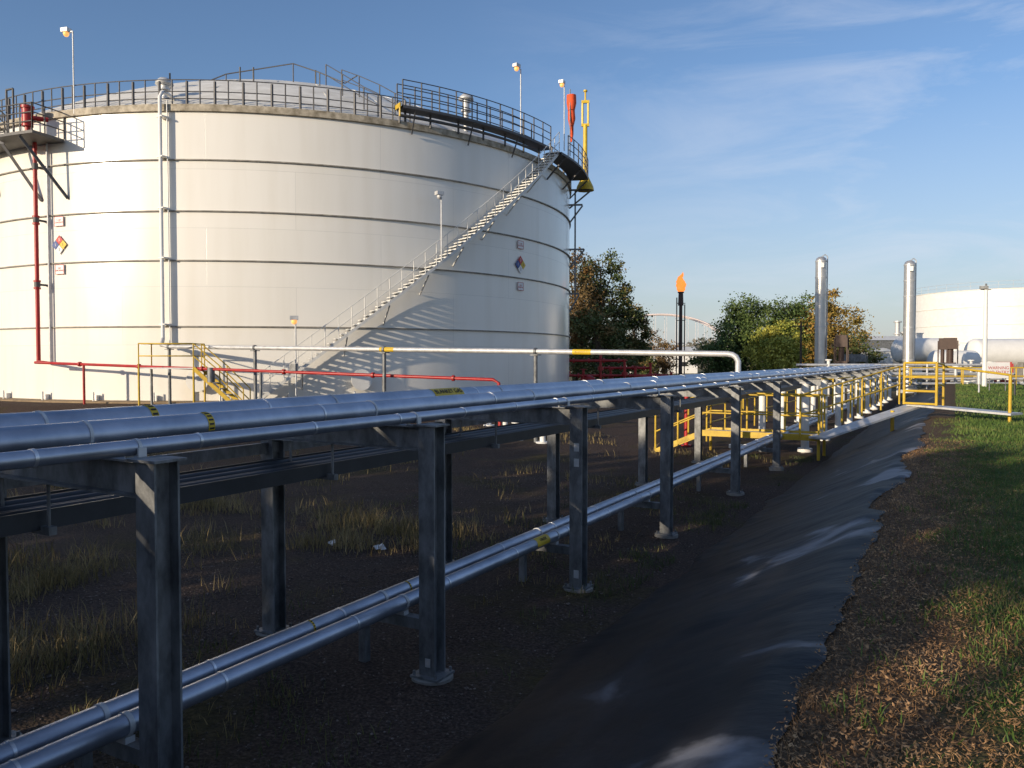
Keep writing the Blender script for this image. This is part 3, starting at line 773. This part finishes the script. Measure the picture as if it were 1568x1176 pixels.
# ------------------------------------------------------------------ red fire water manifold behind the tank edge
sk = group('fire_water_manifold', W(6.5, 52, 0)); mb = MB()
for z, r0_, r1_, f in ((2.5, 3.6, 7.6, 53), (1.5, 3.6, 10.5, 53.5), (.9, 4.0, 10.8, 52.5), (2.0, 6.2, 9.4, 54.2)):
    mb.cyl(W(r0_, f, z), W(r1_, f, z), .09, n=10)
    for k in range(4):
        p = W(r0_+(r1_-r0_)*(k+.5)/4, f, z); d = W(1, 0, 0); mb.cyl(p-d*.05, p+d*.05, .17, n=12)
for r, f, h in ((3.7, 53, 2.6), (4.8, 53.5, 1.9), (5.9, 53, 3.1), (7.5, 53, 2.5), (8.3, 53.6, 2.1), (9.4, 54, 2.3), (10.6, 53, 1.7), (6.7, 54, 1.9)):
    b = W(r, f, 0); mb.cyl(b, b+Z*h, .09, n=10); mb.cyl(b+Z*h, b+Z*(h+.05), .2, n=12); mb.cyl(b+Z*(h*.6), b+Z*(h*.6+.25), .2, n=12)
for r in (5.2, 8.9): c = W(r, 53.3, 1.1); mb.sphere(c, .42, 8); mb.cyl(c-Z*1.1, c, .16)
mb.obj('pipework', M_red, sk)

# ------------------------------------------------------------------ flare stack
fl = group('flare_stack', W(14.8, 70, 0)); b = W(14.8, 70, 0)
mb = MB(); mb.cyl(b, b+Z*8.0, .17, .14, 14); mb.cyl(b+Z*7.3, b+Z*8.4, .24, .2, 16); mb.cyl(b+Z*8.4, b+Z*8.5, .27, n=16)
mb.cyl(b+W(-.35, 0, 0), b+W(-.35, 0, 8.0), .05); mb.cyl(b+W(.35, 0, 0), b+W(.35, 0, 7.4), .05)
for z in (2, 4, 6, 7.5): mb.beam(b+W(-.4, 0, z), b+W(.4, 0, z), .06, .06)
mb.box(b+Z*.3, (1.2, 1.2, .6)); mb.obj('stack', M_brown, fl)
def flame(m, s_, seed, dx=0, H=1.75, w=.40):
    q = MB(); vs = []; K = 22; n = 16
    for k in range(K+1):
        t = k/K; r = (w*sin(pi*min(1, t*.8+.1))**.9*(1-t)**.45 + .01)*s_
        for i in range(n):
            a = 2*pi*i/n; nn_ = 1+1.1*noise.noise(Vector((cos(a)*2.2, sin(a)*2.2, t*4+seed)))
            vs.append(b+Vector((r*nn_*cos(a)+.2*t*sin(t*6+seed)+dx*t, r*nn_*sin(a)-.1*t, 8.45+t*H*s_)))
    q.add(vs, [(k*n+i, k*n+(i+1) % n, (k+1)*n+(i+1) % n, (k+1)*n+i) for k in range(K) for i in range(n)], True); return q.obj('flame', m, fl)
flame(M_flame, 1, 2, 0, 1.75, .34); flame(M_flame, 1, 5.3, .4, 1.25, .2); flame(M_flame, 1, 9.1, -.35, 1.4, .18)
# ------------------------------------------------------------------ stainless columns
for r, f, h in ((23.2, 60, 10.0), (30.6, 61.5, 9.9)):
    gp = group('process_column', W(r, f, 0)); b = W(r, f, 0); mb = MB()
    mb.cyl(b, b+Z*h, .40, n=24); mb.lathe(b+Z*h, [(.40, 0), (.34, .16), (.2, .26), (.001, .3)], 24); mb.obj('vessel', M_stain, gp)
    mb = MB()
    for z in (2.5, 5.0, 7.4, h-1.3, h-.1): mb.cyl(b+Z*z, b+Z*(z+.07), .43, n=24)
    mb.box(b+Z*(h-.4)+W(-.1, -.5, 0), (.25, .2, .35)); mb.cyl(b+W(.48, 0, 0), b+W(.48, 0, h+.3), .04)
    mb.tube([b+W(.48, 0, h+.3), b+W(.3, 0, h+.45), b+Z*(h+.25)], .04)
    mb.cyl(b, b+Z*.25, .7, n=20)
    mb.obj('fittings', M_galvlt, gp)
# ------------------------------------------------------------------ distant storage tank
def bigtank(r, f, R, zt):
    c = W(r, f, 0); gp = group('storage_tank', c); mb = MB()
    mb.lathe(c, [(R, 0), (R, zt)], 96); mb.lathe(c, [(R, zt), (R*.7, zt+.35), (R*.35, zt+.62), (.01, zt+.75)], 96); mb.obj('shell', M_white, gp)
    mb = MB()
    for z in (zt-.05, zt*.8, zt*.6, zt*.4): mb.lathe(c, [(R+.01, z-.04), (R+.07, z-.04), (R+.07, z+.04), (R+.01, z+.04)], 96, False)
    mb.obj('rings', M_roof, gp)
    mb = MB(); mb.rail([c+Vector((R*cos(2*pi*i/48), R*sin(2*pi*i/48), zt)) for i in range(49)], 1.0, 1, (1, .5), .02, .02); mb.obj('guard_rail', M_galvlt, gp)
bigtank(74.5, 120, 13.1, 12.3)
# horizontal bullet tanks
def bullet(r0, r1, f, zc, R):
    gp = group('horizontal_storage_vessel', W((r0+r1)/2, f, 0)); mb = MB(); a = W(r0, f, zc); b = W(r1, f, zc); t = (b-a).normalized()
    K = 8
    mb.cyl(a, b, R, n=32, caps=False)
    for p, s_ in ((a, -1), (b, 1)):
        pr = p; rr_ = R
        for k in range(1, K+1):
            an = pi/2*k/K; q = p+t*s_*R*.55*sin(an); r2 = max(.001, R*cos(an)); mb.cyl(pr, q, rr_, r2, 32, False); pr = q; rr_ = r2
    m_ = (a+b)/2; mb.cyl(m_+Z*R*.95, m_+Z*(R+.4), .3, n=16); mb.cyl(m_+Z*(R+.4), m_+Z*(R+.47), .4, n=16)
    mb.obj('shell', M_white, gp); mb = MB()
    for tt in (.2, .8):
        p = a.lerp(b, tt); mb.obox(Vector((p.x, p.y, (zc-R*.5)/2)), t*.25, t.cross(Z)*R*.8, Z*(zc-R*.5)/2)
    mb.obj('saddles', M_conc, gp)
bullet(39.5, 56, 68, 3.1, 1.25); bullet(35.0, 38.5, 72, 3.4, 1.1); bullet(34, 37, 64, 2.4, .9)
# dark process equipment under the columns
for (r, f, w, h, dep, mm_) in ((24.8, 60, .8, 4.4, .8, M_brown), (30.8, 57, .5, 4.1, .5, M_brown), (33, 60, .9, 4.2, .8, M_brown), (35.8, 58, 1.0, 2.4, 1.0, M_red), (33.8, 56, .9, 1.8, 1.0, M_red), (28.3, 66, 1.8, 3.0, 1, M_galv)):
    gp = group('process_skid', W(r, f, 0)); b = W(r, f, 0); mb = MB()
    mb.box(b+Z*h*.36, (w*.9, dep*.9, h*.4)); mb.box(b+Z*h*.9, (w, dep, h*.2)); mb.cyl(b, b+Z*h, w*.25, n=12)
    for a in (-1, 1):
        for c in (-1, 1): mb.beam(b+Vector((a*w*.55, c*dep*.55, 0)), b+Vector((a*w*.55, c*dep*.55, h*.95)), .08, .08)
    mb.obj('casing', mm_, gp)
mf = group('pipe_manifold', W(25, 55, 0)); mb = MB(); mg = MB()
random.seed(3)
for k in range(26):
    r = random.uniform(21, 34); f = random.uniform(50, 60); h = random.uniform(.8, 2.6); b = W(r, f, 0)
    (mb if k % 2 else mg).cyl(b, b+Z*h, random.uniform(.05, .14), n=10); (mb if k % 3 else mg).cyl(b+Z*h, b+Z*(h+.08), .22, n=12)
    d = W(random.choice((-1, 1))*random.uniform(1, 3), 0, 0); mg.cyl(b+Z*h*.7, b+Z*h*.7+d, .07, n=8)
for k in range(5): mg.cyl(W(20, 52+k, 1.0+.3*k), W(34, 52+k, 1.0+.3*k), .09, n=10)
mb.obj('valves', M_white, mf); mg.obj('headers', M_galvlt, mf)
mb = MB()
for k in range(2): mb.rail([W(24+i*1.6, 48+k*3, 1.0) for i in range(7)], 1.07, 1, (1, .5), .03, .04)
mb.obj('yellow_rails', M_yel, mf)
# light pole on right
lp = group('light_pole', W(27.3, 46, .2)); b = W(27.3, 46, 0); mb = MB()
mb.cyl(b, b+Z*6.6, .14, .11, 14); mb.cyl(b, b+Z*.3, .25, n=14); mb.obj('pole', M_white, lp)
mb = MB(); mb.box(b+Z*6.72-W(.12, 0, 0), (.45, .3, .16)); mb.cyl(b+Z*6.5, b+Z*6.95, .05); mb.beam(b+Z*6.6-W(.3, 0, 0), b+Z*6.6+W(.3, 0, 0), .05, .05); mb.obj('luminaire', M_galv, lp)
# warning sign
def sign(r, f, w, h, zc_, txt):
    gp = group('warning_sign', W(r, f, 0)); b = W(r, f, 0); t = W(1, 0, 0); n = W(0, -1, 0)
    q = MB(); q.cyl(b-t*w*.35, b-t*w*.35+Z*(zc_+h/2), .03); q.cyl(b+t*w*.35, b+t*w*.35+Z*(zc_+h/2), .03); q.obj('posts', M_galv, gp)
    q = MB(); q.obox(b+Z*zc_+n*.05, t*w/2, Z*h/2, n*.012); q.obj('panel', M_swht, gp)
    text(txt, b+Z*zc_+n*.068, t, Z, h*.27, M_sred, gp)
sign(24.4, 40, 1.15, .8, 2.05, 'WARNING\nNO ENTRY')
gp = group('marker_post', W(22.3, 38, 0)); b = W(22.3, 38, 0); q = MB(); q.cyl(b, b+Z*2.0, .04); q.cyl(b+Z*1.4, b+Z*2.0, .1); q.box(b+Z*2.02, (.2, .2, .05)); q.obj('post', M_galvlt, gp)
gp = group('marker_post', W(21.8, 34.5, 0)); b = W(21.8, 34.5, .9); q = MB(); q.cyl(b, b+Z*.8, .04); q.box(b+Z*.8, (.12, .12, .06)); q.obj('post', M_pipeD, gp)

# utility poles and sheds far away
gp = group('utility_pole', W(29, 80, 0)); q = MB(); b = W(29, 80, 0); q.cyl(b, b+Z*6.3, .12, .09); q.beam(b+Z*5.9-W(.9, 0, 0), b+Z*5.9+W(.9, 0, 0), .1, .1); q.cyl(b+Z*5.9, b+Z*6.1, .06); q.obj('pole', M_wood, gp)
def shed(name, r, f, w, d, h, m):
    gp = group(name, W(r, f, 0)); b = W(r, f, 0); t = W(1, 0, 0); n = W(0, 1, 0); q = MB()
    q.obox(b+Z*h/2, t*w/2, n*d/2, Z*h/2); q.obj('walls', m, gp)
    q = MB(); A_ = [b-t*w*.53-n*d*.53+Z*h, b+t*w*.53-n*d*.53+Z*h, b+t*w*.53+n*d*.53+Z*h, b-t*w*.53+n*d*.53+Z*h, b-t*w*.53+Z*(h+w*.08), b+t*w*.53+Z*(h+w*.08)]
    q.add(A_, [(0, 1, 5, 4), (3, 4, 5, 2), (0, 4, 3), (1, 2, 5)]); q.obj('roof', M_roof, gp)
    q = MB(); q.obox(b-n*(d/2+.01)+Z*1.1, t*.5, n*.02, Z*1.1); q.obox(b-n*(d/2+.01)+Z*1.7+t*w*.3, t*.5, n*.02, Z*.4); q.obj('door_and_window', M_blk, gp)
shed('metal_shed', 46, 105, 6, 5, 3.6, M_galvlt); shed('metal_shed', 88, 190, 14, 10, 7, M_galv); shed('metal_shed', 28, 150, 12, 8, 4, M_white)
gp = group('distillation_tower', W(145, 300, 0)); q = MB()
for k, (dx, h, r) in enumerate(((0, 17, .9), (3, 13, 1.3), (-5, 11, 1.0))): q.cyl(W(145+dx, 300, 0), W(145+dx, 300, h), r, n=14); q.cyl(W(145+dx, 300, h*.7), W(145+dx, 300, h*.7+.4), r+.6, n=14); q.cyl(W(145+dx, 300, h-.6), W(145+dx, 300, h-.2), r+.6, n=14)
q.obj('towers', M_galvlt, gp)

# ------------------------------------------------------------------ arch bridge
br = group('arch_bridge', W(131, 700, 0)); q = MB()
for f in (700, 710):
    P = [W(131+62*math.cos(pi*k/40), f, 8+34*sin(pi*k/40)) for k in range(41)]
    q.tube(P, .7, 6)
    for k in range(3, 38, 2): q.cyl(P[k], Vector((P[k].x, P[k].y, 9)), .13, n=5)
q.beam(W(40, 705, 9), W(260, 705, 9), 12, 1.6)
for r in (69, 193, 230, 255): q.beam(W(r, 705, 0), W(r, 705, 9), 4, 4)
q.obj('arches_and_deck', M_bridge, br)

# ------------------------------------------------------------------ trees
def tree(name, r, f, H, Rw, lm_, n=7000, leaf=.30, seed=1, cb=.22, nclump=55, dens=1.0):
    rnd = random.Random(seed); base = W(r, f, 0); gp = group(name, base); tk = MB()
    tk.cyl(base-Z*.3, base+Z*H*.35, H*.024, H*.017, 10); tk.cyl(base+Z*H*.35, base+Z*H*.8, H*.017, H*.005, 8)
    cl = []
    for k in range(nclump):
        while True:
            v = Vector((rnd.uniform(-1, 1), rnd.uniform(-1, 1), rnd.uniform(-1, 1)))
            if .25 < v.length < 1: break
        hh = v.z*.5+.5
        wid = Rw*(1-.35*abs(hh-.4)*1.6)
        c = base+Vector((v.x*wid, v.y*wid, H*(cb+(1-cb)*hh)-H*.06)); cl.append((c, Rw*rnd.uniform(.16, .34)))
    for c, cr_ in cl[::2]:
        st = base+Z*(H*rnd.uniform(.2, .6)); mid = st.lerp(c, .55)+Z*H*.03
        tk.cyl(st, mid, H*.007, H*.005, 6, False); tk.cyl(mid, c, H*.005, H*.0015, 5, False)
    lf = MB()
    for _ in range(n):
        c, cr_ = cl[rnd.randrange(len(cl))]
        d = Vector((rnd.gauss(0, 1), rnd.gauss(0, 1), rnd.gauss(0, .8)))
        p = c+d*cr_*.55; a = Vector((rnd.uniform(-1, 1), rnd.uniform(-1, 1), rnd.uniform(-1, 1))).normalized(); b2 = a.cross(Vector((rnd.uniform(-1, 1), rnd.uniform(-1, 1), 1))).normalized()
        s_ = leaf*rnd.uniform(.5, 1.2)
        lf.add([p-a*s_*.5, p-b2*s_*.35, p+a*s_*.5, p+b2*s_*.35], [(0, 1, 2, 3)])
    tk.obj('trunk_and_limbs', M_wood, gp); lf.obj('crown', lm_, gp)
tree('deciduous_tree', 10.2, 92, 16.2, 4.2, L_dark, 15000, .34, 1, .10, 80)
tree('deciduous_tree', 7.0, 88, 15.4, 3.4, L_rust, 8000, .34, 2, .12, 50)
tree('deciduous_tree', 13.2, 94, 10.5, 3.2, L_dark, 8000, .34, 3, .06, 50)
tree('deciduous_tree', 16.0, 104, 10.5, 2.6, L_rust, 1500, .3, 4, .2, 34)
tree('deciduous_tree', 9, 84, 8.0, 4.5, L_dark, 8000, .34, 31, .02, 44)
tree('deciduous_tree', 31.5, 108, 12.2, 5.2, L_green, 18000, .36, 5, .06, 80)
tree('deciduous_tree', 37.4, 108, 12.2, 4.0, L_green, 11000, .36, 6, .06, 56)
tree('deciduous_tree', 42.3, 106, 12.2, 4.4, L_orange, 14000, .36, 7, .05, 70)
tree('deciduous_tree', 40.0, 110, 12.4, 3.2, L_green, 7000, .34, 8, .05, 44)
tree('deciduous_tree', 31.6, 94, 7.6, 4.2, L_yellow, 9000, .34, 9, .03, 50)
tree('deciduous_tree', 26.5, 104, 6.0, 3.4, L_green, 5000, .34, 10, .03, 36)
tree('deciduous_tree', 41.5, 96, 5.6, 3.6, L_dark, 5000, .34, 12, .03, 36)
tree('deciduous_tree', 22.0, 120, 7.0, 3.6, L_rust, 4500, .34, 13, .03, 40)
tree('deciduous_tree', 17.5, 112, 6.0, 3.0, L_dark, 4500, .34, 14, .03, 40)
rnd = random.Random(5); lf = MB()
for _ in range(30000):
    u = rnd.uniform(-.75, .85); f = rnd.uniform(230, 300); r = u*f
    top = 7.5+3.5*noise.noise(Vector((r*.05, 0, 2)))+2.2*noise.noise(Vector((r*.2, 0, 7)))
    p = W(r, f, rnd.random()**.8*max(2, top)); a = Vector((rnd.uniform(-1, 1), rnd.uniform(-1, 1), rnd.uniform(-1, 1))).normalized(); b2 = a.cross(Z).normalized(); s_ = rnd.uniform(.5, 1.3)
    lf.add([p-a*s_, p-b2*s_*.7, p+a*s_, p+b2*s_*.7], [(0, 1, 2, 3)])
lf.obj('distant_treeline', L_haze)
# unseen trees added behind viewpoint to shade the basin; gap cut to light verge
def along_sun(p, yq):
    k = (yq-p.y)/to_sun.y; return p+to_sun*k
rnd = random.Random(9); lf = MB()
cnt = 0
while cnt < 16000:
    x = rnd.uniform(-42, 8); y = -14+rnd.uniform(-1.6, 1.6)
    top = 8.0+.7*noise.noise(Vector((x*.35, 0, 1)))+.5*noise.noise(Vector((x*1.2, 0, 4)))
    z = rnd.random()*top
    gp_ = along_sun(Vector((1.0, 3.9, 1.0)), y)
    if ((x-gp_.x)/1.8)**2+((z-gp_.z)/.85)**2 < 1.0+.5*noise.noise(Vector((x*2, z*3, 3))) and rnd.random() < .985: cnt += 1; continue
    p = Vector((x, y, z)); a = Vector((rnd.uniform(-1, 1), rnd.uniform(-1, 1), rnd.uniform(-1, 1))).normalized(); b2 = a.cross(Vector((.3, 1, .2))).normalized(); s_ = rnd.uniform(.16, .36)
    lf.add([p-a*s_, p-b2*s_*.7, p+a*s_, p+b2*s_*.7], [(0, 1, 2, 3)]); cnt += 1
for k in range(13): x = -40+k*3.7; lf.cyl((x, -14, -.2), (x, -14, 6.5), .18, .05, 8)
lf.obj('sun_blocker_trees', L_dark)

# ------------------------------------------------------------------ light
sl = bpy.data.lights.new('sun', 'SUN'); sl.energy = 5.0; sl.angle = radians(.5); sl.color = (1, .83, .61)
so = bpy.data.objects.new('sun', sl); COL.objects.link(so); so.rotation_euler = (-to_sun).to_track_quat('-Z', 'Y').to_euler(); so.location = to_sun*60
w = bpy.data.worlds.new('World'); scene.world = w; w.use_nodes = True; nt = w.node_tree; N = nt.nodes.new; L = nt.links.new
bgd = nt.nodes['Background']
sky = N('ShaderNodeTexSky'); sky.sky_type = 'NISHITA'; sky.sun_disc = False; sky.sun_elevation = SUN_EL
sky.sun_rotation = math.atan2(to_sun.x, to_sun.y) % (2*pi); sky.air_density = 1.0; sky.dust_density = .7; sky.ozone_density = 2.5
tint = N('ShaderNodeMix'); tint.data_type = 'RGBA'; tint.blend_type = 'MULTIPLY'; tint.inputs['Factor'].default_value = 1
tint.inputs['B'].default_value = (.95, .98, 1.10, 1); L(sky.outputs[0], tint.inputs['A'])
tc = N('ShaderNodeTexCoord'); mp = N('ShaderNodeMapping'); mp.inputs['Scale'].default_value = (1.2, 1.0, 5.5); mp.inputs['Rotation'].default_value = (.25, .2, .5)
L(tc.outputs['Generated'], mp.inputs[0])
nz = N('ShaderNodeTexNoise'); nz.inputs['Scale'].default_value = 3.0; nz.inputs['Detail'].default_value = 10; nz.inputs['Roughness'].default_value = .62; nz.inputs['Distortion'].default_value = .7
L(mp.outputs[0], nz.inputs['Vector'])
cr = N('ShaderNodeValToRGB'); cr.color_ramp.elements[0].position = .45; cr.color_ramp.elements[0].color = (0, 0, 0, 1); cr.color_ramp.elements[1].position = .82; cr.color_ramp.elements[1].color = (.62, .62, .62, 1)
L(nz.outputs['Fac'], cr.inputs[0])
# high cirrus only towards the north-east half of the sky
sp = N('ShaderNodeSeparateXYZ'); L(tc.outputs['Generated'], sp.inputs[0])
mr = N('ShaderNodeMapRange'); mr.inputs['From Min'].default_value = -.5; mr.inputs['From Max'].default_value = -.05; L(sp.outputs['X'], mr.inputs['Value'])
mm = N('ShaderNodeMath'); mm.operation = 'MULTIPLY'; L(cr.outputs[0], mm.inputs[0]); L(mr.outputs[0], mm.inputs[1])
# low haze
hz = N('ShaderNodeMapRange'); hz.inputs['From Min'].default_value = .30; hz.inputs['From Max'].default_value = 0.0; hz.inputs['To Max'].default_value = .72; L(sp.outputs['Z'], hz.inputs['Value'])
mxh = N('ShaderNodeMix'); mxh.data_type = 'RGBA'; L(hz.outputs[0], mxh.inputs['Factor']); L(tint.outputs['Result'], mxh.inputs['A']); mxh.inputs['B'].default_value = (3.5, 3.65, 3.95, 1)
mx = N('ShaderNodeMix'); mx.data_type = 'RGBA'; L(mm.outputs[0], mx.inputs['Factor']); L(mxh.outputs['Result'], mx.inputs['A']); mx.inputs['B'].default_value = (5.0, 5.3, 6.0, 1)
L(mx.outputs['Result'], bgd.inputs['Color']); bgd.inputs['Strength'].default_value = .148

# ------------------------------------------------------------------ camera
cam = bpy.data.cameras.new('camera'); cam.sensor_width = 36; cam.lens = 27.99; cam.clip_end = 9000; cam.clip_start = .05
co = bpy.data.objects.new('camera', cam); COL.objects.link(co); co.location = (0, 0, EYE)
co.rotation_euler = (radians(90-1.785), 0, TH); scene.camera = co
scene.view_settings.view_transform = 'Standard'; scene.view_settings.look = 'None'; scene.view_settings.exposure = 0
